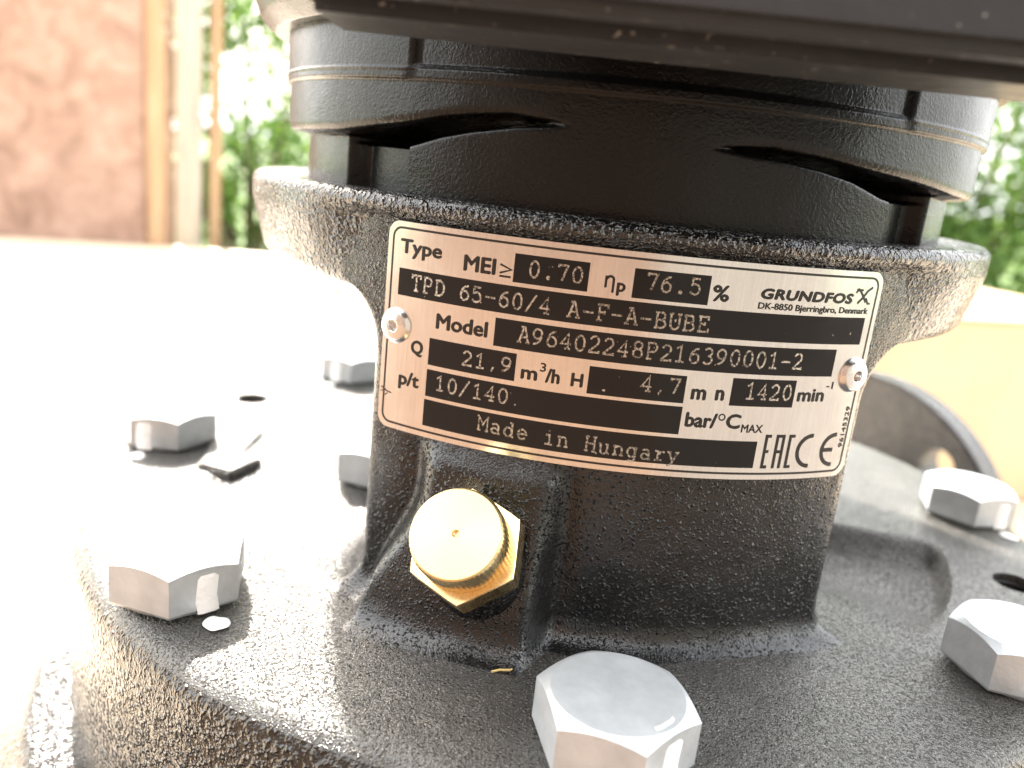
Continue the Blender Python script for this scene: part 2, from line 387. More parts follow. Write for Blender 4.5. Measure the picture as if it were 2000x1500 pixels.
# jacking-screw holes
cut = None
bm = bmesh.new()
HOLES = [(.1225, R(70.5)), (.1225, R(-109.5))]
for r, th in HOLES:
    bmesh.ops.create_cone(bm, cap_ends=True, segments=40, radius1=.0053, radius2=.0053, depth=.03, matrix=Matrix.Translation(pol(r, th, Z0)))
me = bpy.data.meshes.new('cutter'); bm.to_mesh(me); bm.free(); me.materials.append(M_dark)
cut = bpy.data.objects.new('cutter', me); COL.objects.link(cut)
mod = cover.modifiers.new('holes', 'BOOLEAN'); mod.operation = 'DIFFERENCE'; mod.object = cut; mod.solver = 'EXACT'
dg = bpy.context.evaluated_depsgraph_get()
nm = bpy.data.meshes.new_from_object(cover.evaluated_get(dg)); cover.modifiers.clear(); cover.data = nm; nm.name = 'pump_head'
bpy.data.objects.remove(cut); part(cover)
for r, th in HOLES:                                  # thread turns inside each hole
    pr = [(.0054, -.012)]
    for q in range(9): pr += [(.0048, -.012 + q * .00125 + .0005), (.0054, -.012 + q * .00125 + .00115)]
    o = obj('thread', *lathe(pr, 32), M_dark, None); o.parent = cover; o.location = pol(r, th, Z0 - .0015)

# cast lug and ribs on the head beside the neck (left)
def raised(name, poly, z0, z1, parent, M):
    bm = bmesh.new(); v, f = slab(poly, z0, z1); bv = [bm.verts.new(q) for q in v]
    for q in f: bm.faces.new([bv[i] for i in q])
    bmesh.ops.recalc_face_normals(bm, faces=bm.faces[:])
    bmesh.ops.bevel(bm, geom=[e for e in bm.edges if (e.verts[0].co.z > (z0 + z1) / 2 or e.verts[1].co.z > (z0 + z1) / 2)], offset=.0006, segments=2, affect='EDGES')
    me = bpy.data.meshes.new(name); bm.to_mesh(me); bm.free(); return link(name, me, M, parent)
raised('cast_lug', [(-.0968, -.0306), (-.0922, -.0180), (-.0996, -.0140), (-.1000, .0070), (-.1130, .0060), (-.1078, -.0268)], Z0 - .004, Z0 + .0015, cover, M_cover)

# ---- pump housing below the head
prof = fillet([(.05, -.1121), (.150, -.1121), (.158, -.122), (.166, -.150), (.172, -.19), (.15, -.235), (.09, -.258), (.0, -.258)], [.004, .01, .02, .03, .03, .02])
hs = part(obj('pump_housing', *lathe([(a, b) for a, b in prof], 128), M_rim, None, 40))
# housing rim that carries the head
prof = fillet([(.1404, -.1119), (.150, -.113), (.1515, -.1285), (.12, -.1295)], [.003, .003])

# ---- pipe flange (faces away from the viewer) with its bolt holes, and the pipe neck
pf = empty('pipe_flange'); part(pf)
pfc = Vector((.1911, .2394, -.1564)); pfn = Vector((-.81, -.586, 0))
NB = 96; hol = 4
bm = bmesh.new(); bmesh.ops.create_cone(bm, cap_ends=True, segments=NB, radius1=.0925, radius2=.0925, depth=.018)
bmesh.ops.bevel(bm, geom=[e for e in bm.edges if abs(e.verts[0].co.z - e.verts[1].co.z) < 1e-6], offset=.0015, segments=2, affect='EDGES')
me = bpy.data.meshes.new('flange_disc'); bm.to_mesh(me); bm.free(); me.materials.append(M_rim)
fd = bpy.data.objects.new('flange_disc', me); COL.objects.link(fd)
bm = bmesh.new()
for q in range(4):
    a = R(48 + 90 * q); bmesh.ops.create_cone(bm, cap_ends=True, segments=40, radius1=.0095, radius2=.0095, depth=.06, matrix=Matrix.Translation((.0725 * cos(a), .0725 * sin(a), 0)))
me = bpy.data.meshes.new('c'); bm.to_mesh(me); bm.free(); me.materials.append(M_rim)
cut = bpy.data.objects.new('c', me); COL.objects.link(cut)
mod = fd.modifiers.new('h', 'BOOLEAN'); mod.operation = 'DIFFERENCE'; mod.object = cut; mod.solver = 'EXACT'
dg = bpy.context.evaluated_depsgraph_get()
nm = bpy.data.meshes.new_from_object(fd.evaluated_get(dg)); bpy.data.objects.remove(fd); bpy.data.objects.remove(cut)
fd = link('flange_disc', nm, M_rim, pf, 30); placed(fd, pfc, pfn)
pn = obj('pipe_neck', *lathe([(.052, .004), (.042, .014), (.037, .03), (.038, .10), (.05, .17)], 64), M_rim, pf); placed(pn, pfc, Vector((0, .01, -.20)) - pfc)

# ---- neck (motor stool): curved front wall with the vent boss; the rear wall; the top flange
RN = .0945
ZB = Z0 - .001
ZT = .0070                                            # underside of the flange
def halfw(z, side):
    w = R(32.4)
    if z > ZT - .013: d = (z - (ZT - .013)) / .013; w += (1 - math.sqrt(max(0, 1 - min(1, d) ** 2))) * .013 / RN
    if z < Z0 + .010: d = (Z0 + .010 - z) / .010; w += (1 - math.sqrt(max(0, 1 - min(1, d) ** 2))) * .0045 / RN
    return w
def rout(th, z, boss=True):
    r = RN
    if z < Z0 + .0060: d = (Z0 + .0060 - z) / .0060; r += .0060 * (1 - math.sqrt(max(0, 1 - min(1, d) ** 2)))
    if boss:
        a = math.degrees(th)
        low = ss(-.030, -.056, z) if False else ss(.030, .056, -z)
        aL = -22.5 - 5.5 * low; aR = -6.0
        top = ss(.019, .026, -z)
        m_ = ss(aL - 1.8, aL + 2.2, a) * (1 - ss(aR - 2.0, aR + 1.6, a)) * top
        pr = .0030 + .0075 * ss(.022, .060, -z)
        r += pr * m_
        # grooves either side of the boss
        gr = math.exp(-((a - (aR + 1.2)) / 1.6) ** 2) + math.exp(-((a - (aL - 1.6)) / 1.6) ** 2)
        r -= .0010 * gr * top * (1 - .75 * low)
    return r
def wall_segment(name, front=True):
    NZ, NA = 110, 170
    zs = [ZB + (.0208 - ZB) * i / NZ for i in range(NZ + 1)]
    vs, fs = [], []
    rc = .0032; TH = .012
    for z in zs:
        w = halfw(z, 1); ring = []
        for i in range(NA + 1):
            th = (-1 + 2 * i / NA) * (w - rc / RN); ring.append((rout(th, z, front), th))
        ro = rout(w, z, False)
        for s in range(1, 6):                         # right outer corner
            b = s * PI / 12; ring.append((ro - rc + rc * cos(b), w - rc / RN + rc / RN * sin(b)))
        ring.append((ro - TH + rc, w))
        for i in range(13): ring.append((ro - TH, (1 - 2 * i / 12) * (w - rc / RN)))
        ring.append((ro - TH + rc, -w))
        for s in range(5, 0, -1):
            b = s * PI / 12; ring.append((ro - rc + rc * cos(b), -(w - rc / RN) - rc / RN * sin(b)))
        off = 0 if front else PI
        for r, th in ring: vs.append(pol(r, th + off, z))
        k = len(ring)
    for i in range(NZ):
        for q in range(k): fs.append((i * k + q, i * k + (q + 1) % k, (i + 1) * k + (q + 1) % k, (i + 1) * k + q))
    return obj(name, vs, fs, M_neck, None, 50)
stool = empty('motor_stool'); part(stool)
nk = wall_segment('front_wall'); nk.parent = stool
rw = wall_segment('rear_wall', False); rw.parent = stool
NT = 360; zq = [.0060, .0062, .0066, .0072, .0080, .0084, .0090, .0100, .0112, .0130, .0150, .0170, .0188, .0200, .0208, .0214, .0220, .0226, .0232, .0238, .0244, .0249, .0253, .0256, .0258]
vs, fs = [], []
for i in range(NT):
    th = 2 * PI * i / NT; a = abs(math.degrees((th + PI) % (2 * PI) - PI)); a = min(a, 180 - a)
    fr = 1 - ss(31, 46, a)                            # 1 on the walls, 0 over the side windows
    row = [(.06, .0060)]
    for z in zq:
        full = .0974 - .26 * max(0, .0195 - z) - .0022 * (1 - math.sqrt(max(0, 1 - max(0, (.0085 - z) / .0026) ** 2)))
        flush = .0940 + .0034 * ss(.0200, .0236, z)
        r = full * (1 - fr) + flush * fr
        if z > .0235: t = (z - .0235) / .0023; r -= .0023 * (1 - math.sqrt(max(0, 1 - t * t)))
        row.append((r, z))
    row += [(.0925, .0258), (.0919, .0252), (.06, .0252)]
    for r, z in row: vs.append(pol(r, th, z))
    k = len(row)
for i in range(NT):
    j = (i + 1) % NT
    for q in range(k): fs.append((i * k + q, j * k + q, j * k + (q + 1) % k, i * k + (q + 1) % k))
tf = obj('top_flange', vs, fs, M_flange, stool, 40)
# shaft coupling seen (in principle) through the side windows
cp = obj('coupling', *lathe(fillet([(0, ZB), (.024, ZB), (.024, -.035), (.030, -.034), (.030, .012), (0, .012)], [.001, .001, .001, .002]), 48), M_motor, stool)

# ---- hex bolts
def hexbolt(af=.024, h=.0098):
    vs, fs = [(0, 0, h)], []; n = 72; ap = af / 2; r0 = ap * .93
    for i in range(n):
        a = 2 * PI * i / n; b = ((a + PI / 6) % (PI / 3)) - PI / 6
        rh = ap / cos(b)
        vs.append((r0 * cos(a), r0 * sin(a), h)); vs.append((rh * cos(a), rh * sin(a), h - (rh - r0) * .55))
        vs.append((rh * cos(a), rh * sin(a), .0006)); vs.append((rh * .975 * cos(a), rh * .975 * sin(a), 0)); vs.append((ap * .94 * cos(a), ap * .94 * sin(a), -.0006))
    for i in range(n):
        j = (i + 1) % n; A = 1 + i * 5; B = 1 + j * 5
        fs.append((0, A, B))
        for q in range(4): fs.append((A + q, A + q + 1, B + q + 1, B + q))
    return vs, fs
v_, f_ = hexbolt()
bolt_me = None
BOFF = R(1.0)
def blob(rx, ry, h, seed, flat=False):
    rn = random.Random(seed); ph = [rn.uniform(0, 6.28) for _ in range(4)]; n = 28
    vs, fs = [(0, 0, h)], []
    for ring, (k, zz) in enumerate(((.6, .85), (.9, .45), (1.0, 0))):
        for i in range(n):
            a = 2 * PI * i / n; w = k * (1 + .10 * sin(2 * a + ph[0]) + .06 * sin(3 * a + ph[1]) + .04 * sin(5 * a + ph[2]))
            vs.append((rx * w * cos(a), ry * w * sin(a), h * zz))
    for i in range(n):
        j = (i + 1) % n; fs.append((0, 1 + i, 1 + j))
        for q in range(2): fs.append((1 + q * n + i, 1 + (q + 1) * n + i, 1 + (q + 1) * n + j, 1 + q * n + j))
    return vs, fs
# angle from the front, spin of the head, which flank (deg, world) carries the mark
BOLTS = [(0, 14, 314, .0), (45, 14, 254, .003), (91.5, 45, 285, .002), (135, 8, 240, 0), (180, 25, 90, 0), (-135, 10, 250, 0), (-88, 32, 272, -.003), (-44, 15, 315, .0006)]
for q, (a, spin, mk, off) in enumerate(BOLTS):
    th = R(a) + BOFF
    if bolt_me is None:
        b = obj('hex_bolt', v_, f_, M_zinc, None, 25); bolt_me = b.data
    else:
        b = bpy.data.objects.new('hex_bolt', bolt_me); COL.objects.link(b)
    part(b)
    b.location = pol(.1245, th, Z0 + .0008); b.rotation_euler.z = R(spin)
    # paint stripe down one flank and a dab beside it
    fl_ = round((mk - spin) / 60) * 60 ; fa = R(fl_)
    ap = .012
    sv = []; sf = []
    w = .0022
    t = Vector((-sin(fa), cos(fa), 0)); nn = Vector((cos(fa), sin(fa), 0))
    for z, dn in ((-.0002, .0005), (.003, .00025), (.0072, .00025), (.0089, -.0004), (.0101, -.0022)):
        for s in (-1, -.6, .6, 1):
            sv.append(nn * (ap + dn - (0.0003 if abs(s) == 1 else 0)) + t * (off + s * w * (1 + .12 * sin(z * 900 + s))) + Vector((0, 0, z)))
    for i in range(4):
        for s in range(3): sf.append((i * 4 + s, i * 4 + s + 1, i * 4 + s + 5, i * 4 + s + 4))
    o = obj('paint_stripe', sv, sf, M_mark, b)
    o2 = obj('paint_dab', *blob(.0024, .0027, .0005, q), M_mark, b)
    o2.location = nn * (ap + .0042) + t * off + Vector((0, 0, -.0007))
# inner bolt, half hidden behind the left edge of the neck
ib = bpy.data.objects.new('hex_bolt', bolt_me); COL.objects.link(ib); part(ib)
ib.location = (-.0580, -.0170, Z0 + .0008); ib.rotation_euler.z = R(14)

# ---- vent plug (brass)
pl_el, pl_az = R(40), R(-16)
pax = Vector((sin(pl_az) * cos(pl_el), -cos(pl_az) * cos(pl_el), sin(pl_el)))
PCAP = Vector((-.0277, -.1110, -.0296))                # centre of the cap face
plug = empty('vent_plug'); part(plug)
def plug_part(name, vf, M, off, spin=0, ang=30):
    o = obj(name, *vf, M, plug, ang); placed(o, PCAP + pax * off, pax, spin); return o
n = 180; kv = []; kf = []
for z, base in ((-.0075, .0082), (-.0070, .0087), (-.0008, .0087), (-.0002, .0084)):
    for i in range(n):
        a = 2 * PI * i / n; r = base - (.00012 if (i % 3 == 0 and base > .0086) else 0); kv.append((r * cos(a), r * sin(a), z))
for q in range(3):
    for i in range(n): j = (i + 1) % n; kf.append((q * n + i, q * n + j, (q + 1) * n + j, (q + 1) * n + i))
plug_part('knurled_cap', (kv, kf), M_brass, 0)
plug_part('cap_face', lathe([(.0084, -.0002), (.0081, 0), (.0010, .00003), (.0007, .00003), (.0005, -.0003), (0, -.0005)], 96), M_brassface, 0, 0, 20)
def hexprism(ap, h):
    vs, fs = [], []; n = 36
    for i in range(n):
        a = 2 * PI * i / n; b = ((a + PI / 6) % (PI / 3)) - PI / 6; rh = ap / cos(b); r2 = min(rh, ap * 1.14)
        vs += [(0.004 * cos(a), .004 * sin(a), 0), (r2 * .985 * cos(a), r2 * .985 * sin(a), 0), (r2 * cos(a), r2 * sin(a), -.0002), (r2 * cos(a), r2 * sin(a), -h)]
    for i in range(n):
        j = (i + 1) % n
        for q in range(3): fs.append((i * 4 + q, i * 4 + q + 1, j * 4 + q + 1, j * 4 + q))
    return vs, fs
plug_part('hex_body', hexprism(.0097, .0058), M_brass, -.0072, R(10), 25)
bs = plug_part('boss_seat', lathe(fillet([(.001, -.0129), (.0088, -.0129), (.0092, -.0150), (.0110, -.026)], [.001, .003]), 64), M_neck, 0)

# ---- motor flange, housing and terminal box
def table(t, x):
    if x <= t[0][0]: return t[0][1]
    for (a, b), (c, d) in zip(t, t[1:]):
        if x <= c: return b + (d - b) * (x - a) / (c - a)
    return t[-1][1]
ZBL = [(8, .0413), (13, .0415), (18, .0418), (23, .0411), (27, .0403), (33, .0385), (40, .0372), (46, .0361), (54, .0357)]
ZTL = [(8, .0411), (12, .0409), (17, .0403), (23, .0387), (27, .0373), (30.5, .0356), (33, .0345)]
ZBR = [(4, .0399), (7, .0401), (13, .0405), (20, .0399), (28, .0386), (38, .0374), (47, .0362), (54, .0357)]
ZTR = [(4, .0398), (7, .0398), (13, .0394), (20, .0383), (25, .0370), (30, .0347), (33, .0340)]
def mring(th, z):
    d = math.degrees((th + PI) % (2 * PI) - PI)
    if abs(d) > 90: d = math.copysign(180 - abs(d), d)
    a4 = abs(d); rf = .0897
    zb = table(ZBL if d < 0 else ZBR, a4); zt = table(ZTL if d < 0 else ZTR, a4); tip = 10.5 if d < 0 else 5.5
    up = ss(zb - .0004, zb + .0004, z)
    rec = rf - .0045 * ss(tip, tip + 6, a4) - .0050 * ss(tip + 3, 27, a4)
    if a4 > 40: rec += .0045 * ss(47, 48.5, a4)
    rec -= .0095 * ss(tip + 2, tip + 10, a4) * ss(zt - .0004, zt + .0004, z) * (1 - ss(46.5, 48, a4))
    low = (1 - ss(zt - .0005, zt + .0005, z)) * (1 - ss(31.6, 32.6, a4))
    r = rec + (rf - rec) * max(up, low)
    if z < zt and a4 < 31.6: r -= .0009 * (1 - math.sqrt(max(0, 1 - max(0, 1 - (zt - z) / .0012) ** 2))) * ss(tip, tip + 6, a4)
    r += .0009 * ss(.0468, .0473, z) * (1 - ss(.0488, .0494, z)) * (.45 + .55 * ss(31, 33, a4))
    r += .0008 * ss(.0486, .0494, z) * ss(31, 32, a4) - .0004 * ss(.0494, .0500, z) * (1 - ss(31, 32, a4))
    if z > .0575: t = min(1, (z - .0575) / .0035); r -= .0035 * (1 - math.sqrt(max(0, 1 - t * t)))
    if zb < z < zb + .0022: t = 1 - (z - zb) / .0022; r -= .0014 * (1 - math.sqrt(max(0, 1 - t * t))) * ss(tip + 1, tip + 8, a4)
    return r
zs = [.0245 + .0365 * i / 150 for i in range(151)]
NT = 720; k = len(zs) + 2; vs, fs = [], []
for i in range(NT):
    th = 2 * PI * i / NT
    vs.append(pol(.05, th, zs[0]))
    for z in zs: vs.append(pol(mring(th, z), th, z))
    vs.append(pol(.05, th, zs[-1]))
for i in range(NT):
    j = (i + 1) % NT
    for q in range(k - 1): fs.append((i * k + q, j * k + q, j * k + q + 1, i * k + q + 1))
motor = empty('motor'); part(motor)
mf = obj('motor_flange', vs, fs, M_motor, motor, 60); mf.location.x = .0010
prof = fillet([(.05, .0585), (.0930, .0585), (.0965, .0615), (.0985, .0680), (.0985, .0725), (.0955, .0735), (.0955, .21), (.07, .23), (0, .232)], [.001, .002, .004, .001, .001, .001, .012, .01])
obj('motor_housing', *lathe(prof, 160), M_motor, motor, 40)
tb_ = empty('terminal_box', (0, 0, 0), motor)
def rbox(name, x0, x1, y0, y1, z0, z1, rad, M, parent, seg=6):
    bm = bmesh.new(); v, f = boxv(x0, x1, y0, y1, z0, z1); bv = [bm.verts.new(q) for q in v]
    for q in f: bm.faces.new([bv[i] for i in q])
    vert = [e for e in bm.edges if abs(e.verts[0].co.y - e.verts[1].co.y) > 1e-5]
    bmesh.ops.bevel(bm, geom=vert, offset=rad[0], segments=10, affect='EDGES')
    ed = [e for e in bm.edges if len(e.link_faces) == 2 and e.calc_face_angle(0) > R(40)]
    bmesh.ops.bevel(bm, geom=ed, offset=rad[1], segments=seg, affect='EDGES')
    me = bpy.data.meshes.new(name); bm.to_mesh(me); bm.free(); return link(name, me, M, parent, 30)
part(tb_) if False else None
rbox('box_body', -.0640, .150, -.1330, -.1120, .0497, .130, (.011, .0024), M_box, motor)
rbox('box_lid', -.0655, .152, -.1405, -.1334, .0512, .132, (.012, .0018), M_box, motor)
rbox('box_bracket', -.040, .06, -.1125, -.080, .064, .125, (.004, .002), M_motor, motor)
bpy.data.objects.remove(tb_)

# ------------------------------------------------------------------ nameplate
RP = .0950
plate = empty('nameplate'); part(plate)
def wrap(u, v, lift):                                   # mm on the plate -> metres on the neck
    th = u * .001 / RP; r = RP + lift * .001
    return (r * sin(th), -r * cos(th), v * .001)
HW, HH, CR = 50.1, 20.75, 2.6
us = sorted(set([-HW + CR * (1 - cos(i * PI / 24)) for i in range(13)] + [HW - CR * (1 - cos(i * PI / 24)) for i in range(13)] + [-HW + CR + (2 * HW - 2 * CR) * i / 120 for i in range(121)]))
def vext(u):
    d = abs(u) - (HW - CR)
    return HH if d <= 0 else HH - CR + math.sqrt(max(0, CR * CR - d * d))
vs, fs = [], []; NV = 10
for u in us:
    e = vext(u)
    row = [(-e, -.7)] + [(-e + 2 * e * i / NV, 0) for i in range(NV + 1)] + [(e, -.7)]
    for i, (v, l) in enumerate(row):
        bow = .10 * sin(u * .09 + .4) * 0
        vs.append(wrap(u, v, l + bow))
k = NV + 3
for i in range(len(us) - 1):
    for q in range(k - 1): fs.append((i * k + q, (i + 1) * k + q, (i + 1) * k + q + 1, i * k + q + 1))
sh = obj('aluminium_sheet', vs, fs, M_plate, plate, 40)

def flat_obj(name, verts2, faces, M, lift, label=None):
    o = obj(name, [wrap(u, v, lift) for u, v in verts2], faces, M, plate, 60)
    if label: o['label'] = label
    return o
def fieldrect(u0, u1, v0, v1):
    n = max(2, int((u1 - u0) / 1.2)); vs, fs = [], []
    for i in range(n + 1):
        u = u0 + (u1 - u0) * i / n; vs += [(u, v0), (u, v1)]
    for i in range(n): fs.append((2 * i, 2 * i + 2, 2 * i + 3, 2 * i + 1))
    flat_obj('print_field', vs, fs, M_field, .05)
for f in [(-23.05, -9.25, 12.62, 17.89), (-1.24, 12.66, 12.50, 17.83), (-47.0, 47.1, 6.62, 11.88), (-25.56, 41.48, .25, 5.60),
          (-38.83, -20.78, -5.90, -.58), (-7.0, 11.12, -6.15, -.90), (20.07, 33.52, -5.97, -.62), (-38.87, 11.2, -12.25, -6.82), (-38.98, 27.41, -18.35, -12.95)]:
    fieldrect(*f)

def ribbon(pts, w, closed=False):
    """constant-width stroke along a polyline, mitred"""
    P = [Vector(p) for p in pts]; n = len(P); vs, fs = [], []
    for i in range(n):
        a = P[(i - 1) % n] if (closed or i) else None; b = P[(i + 1) % n] if (closed or i < n - 1) else None
        d1 = (P[i] - a).normalized() if a is not None else None; d2 = (b - P[i]).normalized() if b is not None else None
        if d1 is None: d1 = d2
        if d2 is None: d2 = d1
        n1 = Vector((-d1.y, d1.x)); n2 = Vector((-d2.y, d2.x)); m_ = n1 + n2
        if m_.length < .3: m_ = n1.copy(); sc = 1
        else: m_.normalize(); sc = min(1.8, 1 / max(.4, m_.dot(n1)))
        vs += [tuple(P[i] + m_ * w / 2 * sc), tuple(P[i] - m_ * w / 2 * sc)]
    for i in range(n if closed else n - 1):
        j = (i + 1) % n; fs.append((2 * i + 1, 2 * j + 1, 2 * j, 2 * i))
    return vs, fs
def multi(strokes, w):
    V, F = [], []
    for s in strokes:
        v, f = ribbon(s, w); k = len(V); V += v; F += [tuple(i + k for i in q) for q in f]
    return V, F
def arc(cx, cy, rx, ry, a0, a1, n=14):
    return [(cx + rx * cos(R(a0 + (a1 - a0) * i / n)), cy + ry * sin(R(a0 + (a1 - a0) * i / n))) for i in range(n + 1)]
# border line
bl = []
x1, y1, rr = 48.9, 19.55, 1.9
for cx, cy, a0 in ((x1 - rr, y1 - rr, 0), (-x1 + rr, y1 - rr, 90), (-x1 + rr, -y1 + rr, 180), (x1 - rr, -y1 + rr, 270)):
    bl += arc(cx, cy, rr, rr, a0, a0 + 90, 8)
    nx = {0: (-x1 + rr, y1), 180: (x1 - rr, -y1)}.get(a0)
    if nx: 
        p0 = bl[-1]; bl += [(p0[0] + (nx[0] - p0[0]) * i / 60, p0[1]) for i in range(1, 60)]
flat_obj('border_line', *ribbon(bl, .42, True), M_ink, .04)

# stamped slab-serif figures (capital height 1, advance .9)
G = {
 '0': [arc(.45, .5, .27, .5, 0, 360, 26)],
 '1': [[(.2, .80), (.47, 1), (.47, 0)], [(.2, 0), (.74, 0)]],
 '2': [arc(.44, .71, .26, .29, 165, -35) + [(.17, .06), (.17, 0), (.75, 0), (.75, .12)]],
 '3': [arc(.42, .76, .24, .24, 150, -90), arc(.42, .26, .28, .26, 90, -150)],
 '4': [[(.58, 0), (.58, 1), (.14, .30), (.76, .30)], [(.40, 0), (.74, 0)]],
 '5': [[(.70, 1), (.25, 1), (.22, .52)] + arc(.42, .33, .30, .33, 130, -150)],
 '6': [arc(.46, .31, .27, .31, 0, 360, 22), [(.70, .97), (.50, .92), (.32, .76), (.22, .54), (.19, .31)]],
 '7': [[(.18, .84), (.18, 1), (.74, 1), (.42, 0)]],
 '8': [arc(.45, .76, .23, .24, 0, 360, 18), arc(.45, .27, .28, .27, 0, 360, 20)],
 '9': [arc(.44, .69, .27, .31, 0, 360, 22), [(.20, .03), (.40, .08), (.58, .24), (.68, .46), (.71, .69)]],
 '-': [[(.12, .46), (.78, .46)]], '.': [arc(.45, .07, .06, .07, 0, 360, 10)], ',': [[(.52, .17), (.36, -.17)]],
 '/': [[(.14, -.10), (.76, 1.08)]], ' ': [],
 'A': [[(.16, 0), (.43, 1), (.49, 1), (.76, 0)], [(.26, .34), (.66, .34)], [(.04, 0), (.32, 0)], [(.60, 0), (.88, 0)], [(.24, 1), (.49, 1)]],
 'B': [[(.22, 0), (.22, 1)], [(.10, 1), (.50, 1)] + arc(.50, .76, .21, .24, 90, -90) + [(.22, .52)], [(.48, .52)] + arc(.50, .26, .28, .26, 90, -90) + [(.10, 0)]],
 'D': [[(.24, 0), (.24, 1)], [(.12, 1), (.42, 1)] + arc(.42, .5, .34, .5, 90, -90) + [(.12, 0)]],
 'E': [[(.24, 0), (.24, 1)], [(.12, 1), (.74, 1), (.74, .78)], [(.24, .52), (.54, .52)], [(.54, .40), (.54, .64)], [(.12, 0), (.78, 0), (.78, .24)]],
 'F': [[(.26, 0), (.26, 1)], [(.12, 1), (.78, 1), (.78, .78)], [(.26, .52), (.58, .52)], [(.58, .40), (.58, .64)], [(.12, 0), (.48, 0)]],
 'H': [[(.2, 0), (.2, 1)], [(.70, 0), (.70, 1)], [(.2, .52), (.70, .52)], [(.08, 0), (.33, 0)], [(.57, 0), (.82, 0)], [(.08, 1), (.33, 1)], [(.57, 1), (.82, 1)]],
 'M': [[(.15, 0), (.15, 1), (.45, .42), (.75, 1), (.75, 0)], [(.03, 0), (.30, 0)], [(.60, 0), (.87, 0)], [(.03, 1), (.17, 1)], [(.73, 1), (.87, 1)]],
 'P': [[(.24, 0), (.24, 1)], [(.12, 1), (.50, 1)] + arc(.50, .73, .25, .27, 90, -90) + [(.24, .46)], [(.12, 0), (.48, 0)]],
 'T': [[(.45, 0), (.45, 1)], [(.12, .78), (.12, 1), (.78, 1), (.78, .78)], [(.28, 0), (.62, 0)]],
 'U': [[(.18, 1), (.18, .34)] + arc(.45, .32, .27, .32, 180, 360) + [(.72, 1)], [(.06, 1), (.32, 1)], [(.58, 1), (.84, 1)]],
 'a': [[(.20, .62)] + arc(.42, .46, .22, .22, 110, 0) + [(.64, .06), (.66, 0), (.78, 0)], arc(.40, .19, .23, .19, 0, 360, 18)],
 'd': [arc(.40, .32, .25, .33, 0, 360, 20), [(.50, 1), (.66, 1), (.66, 0), (.78, 0)]],
 'e': [[(.17, .35), (.73, .35)] + arc(.45, .33, .28, .34, 4, 320)],
 'g': [arc(.40, .33, .25, .33, 0, 360, 20), [(.78, .66), (.66, .66), (.66, -.12)] + arc(.42, -.12, .24, .17, 0, -140)],
 'i': [[(.22, .66), (.46, .66), (.46, 0)], [(.18, 0), (.74, 0)], [(.44, .88), (.44, .98)]],
 'n': [[(.10, .66), (.24, .66), (.24, 0)], [(.24, .42)] + arc(.46, .44, .21, .22, 160, 0) + [(.67, 0)], [(.10, 0), (.38, 0)], [(.54, 0), (.80, 0)]],
 'r': [[(.14, .66), (.34, .66), (.34, 0)], [(.34, .40), (.46, .58), (.60, .66), (.76, .60)], [(.14, 0), (.62, 0)]],
 'u': [[(.08, .66), (.22, .66), (.22, .20)] + arc(.43, .20, .21, .21, 180, 330) + [(.66, .30)], [(.52, .66), (.66, .66), (.66, 0), (.80, 0)]],
 'y': [[(.18, .66), (.46, .02)], [(.74, .66), (.40, -.16), (.28, -.30), (.14, -.30)], [(.06, .66), (.32, .66)], [(.58, .66), (.84, .66)]],
}
def stamp(txt, u0, v0, cap=2.85, adv=2.63, tilt=0.0, label=None):
    rn = random.Random(txt); strokes = []
    for i, ch in enumerate(txt):
        jx, jy, js = rn.uniform(-.05, .05), rn.uniform(-.06, .06), rn.uniform(.97, 1.03)
        for s in G[ch]:
            q = []
            for x, y in s:
                uu = u0 + i * adv + x / .9 * adv + jx; q.append((uu, v0 + y * cap * js + jy + tilt * (uu - u0)))
            strokes.append(q)
    V, F = multi(strokes, .37)
    flat_obj('stamped_text', V, F, M_etch, .10, label)
stamp('0.70', -20.5, 14.0); stamp('76.5', .75, 14.2, 2.85)
stamp('TPD 65-60/4 A-F-A-BUBE', -44.1, 7.95, tilt=-.006)
stamp('A96402248P216390001-2', -21.1, 1.70, 2.9)
stamp('21,9', -31.8, -4.50, 2.65, tilt=.02); stamp('4,7', 2.5, -4.4, 2.85); stamp('1420', 22.6, -4.45, 2.95)
stamp('10/140', -37.0, -10.6, 2.8, tilt=.01); stamp('Made in Hungary', -27.3, -16.65, 2.75, tilt=-.028)

# printed sans-serif lettering from the built-in font
FONT_CACHE = {}
def glyphs(txt, bold=.0, shear=0.0, space=1.0):
    cu = bpy.data.curves.new('t', 'FONT'); cu.body = txt; cu.size = 1; cu.offset = bold; cu.shear = shear; cu.space_character = space; cu.resolution_u = 3
    cu.fill_mode = 'FRONT'
    o = bpy.data.objects.new('t', cu); COL.objects.link(o)
    dg = bpy.context.evaluated_depsgraph_get(); me = bpy.data.meshes.new_from_object(o.evaluated_get(dg))
    v = [(q.co.x, q.co.y) for q in me.vertices]; f = [tuple(p.vertices) for p in me.polygons]
    bpy.data.objects.remove(o); bpy.data.curves.remove(cu); bpy.data.meshes.remove(me)
    return v, f
def capheight():
    if 'H' not in FONT_CACHE:
        v, _ = glyphs('H'); FONT_CACHE['H'] = (min(y for _, y in v), max(y for _, y in v))
    return FONT_CACHE['H']
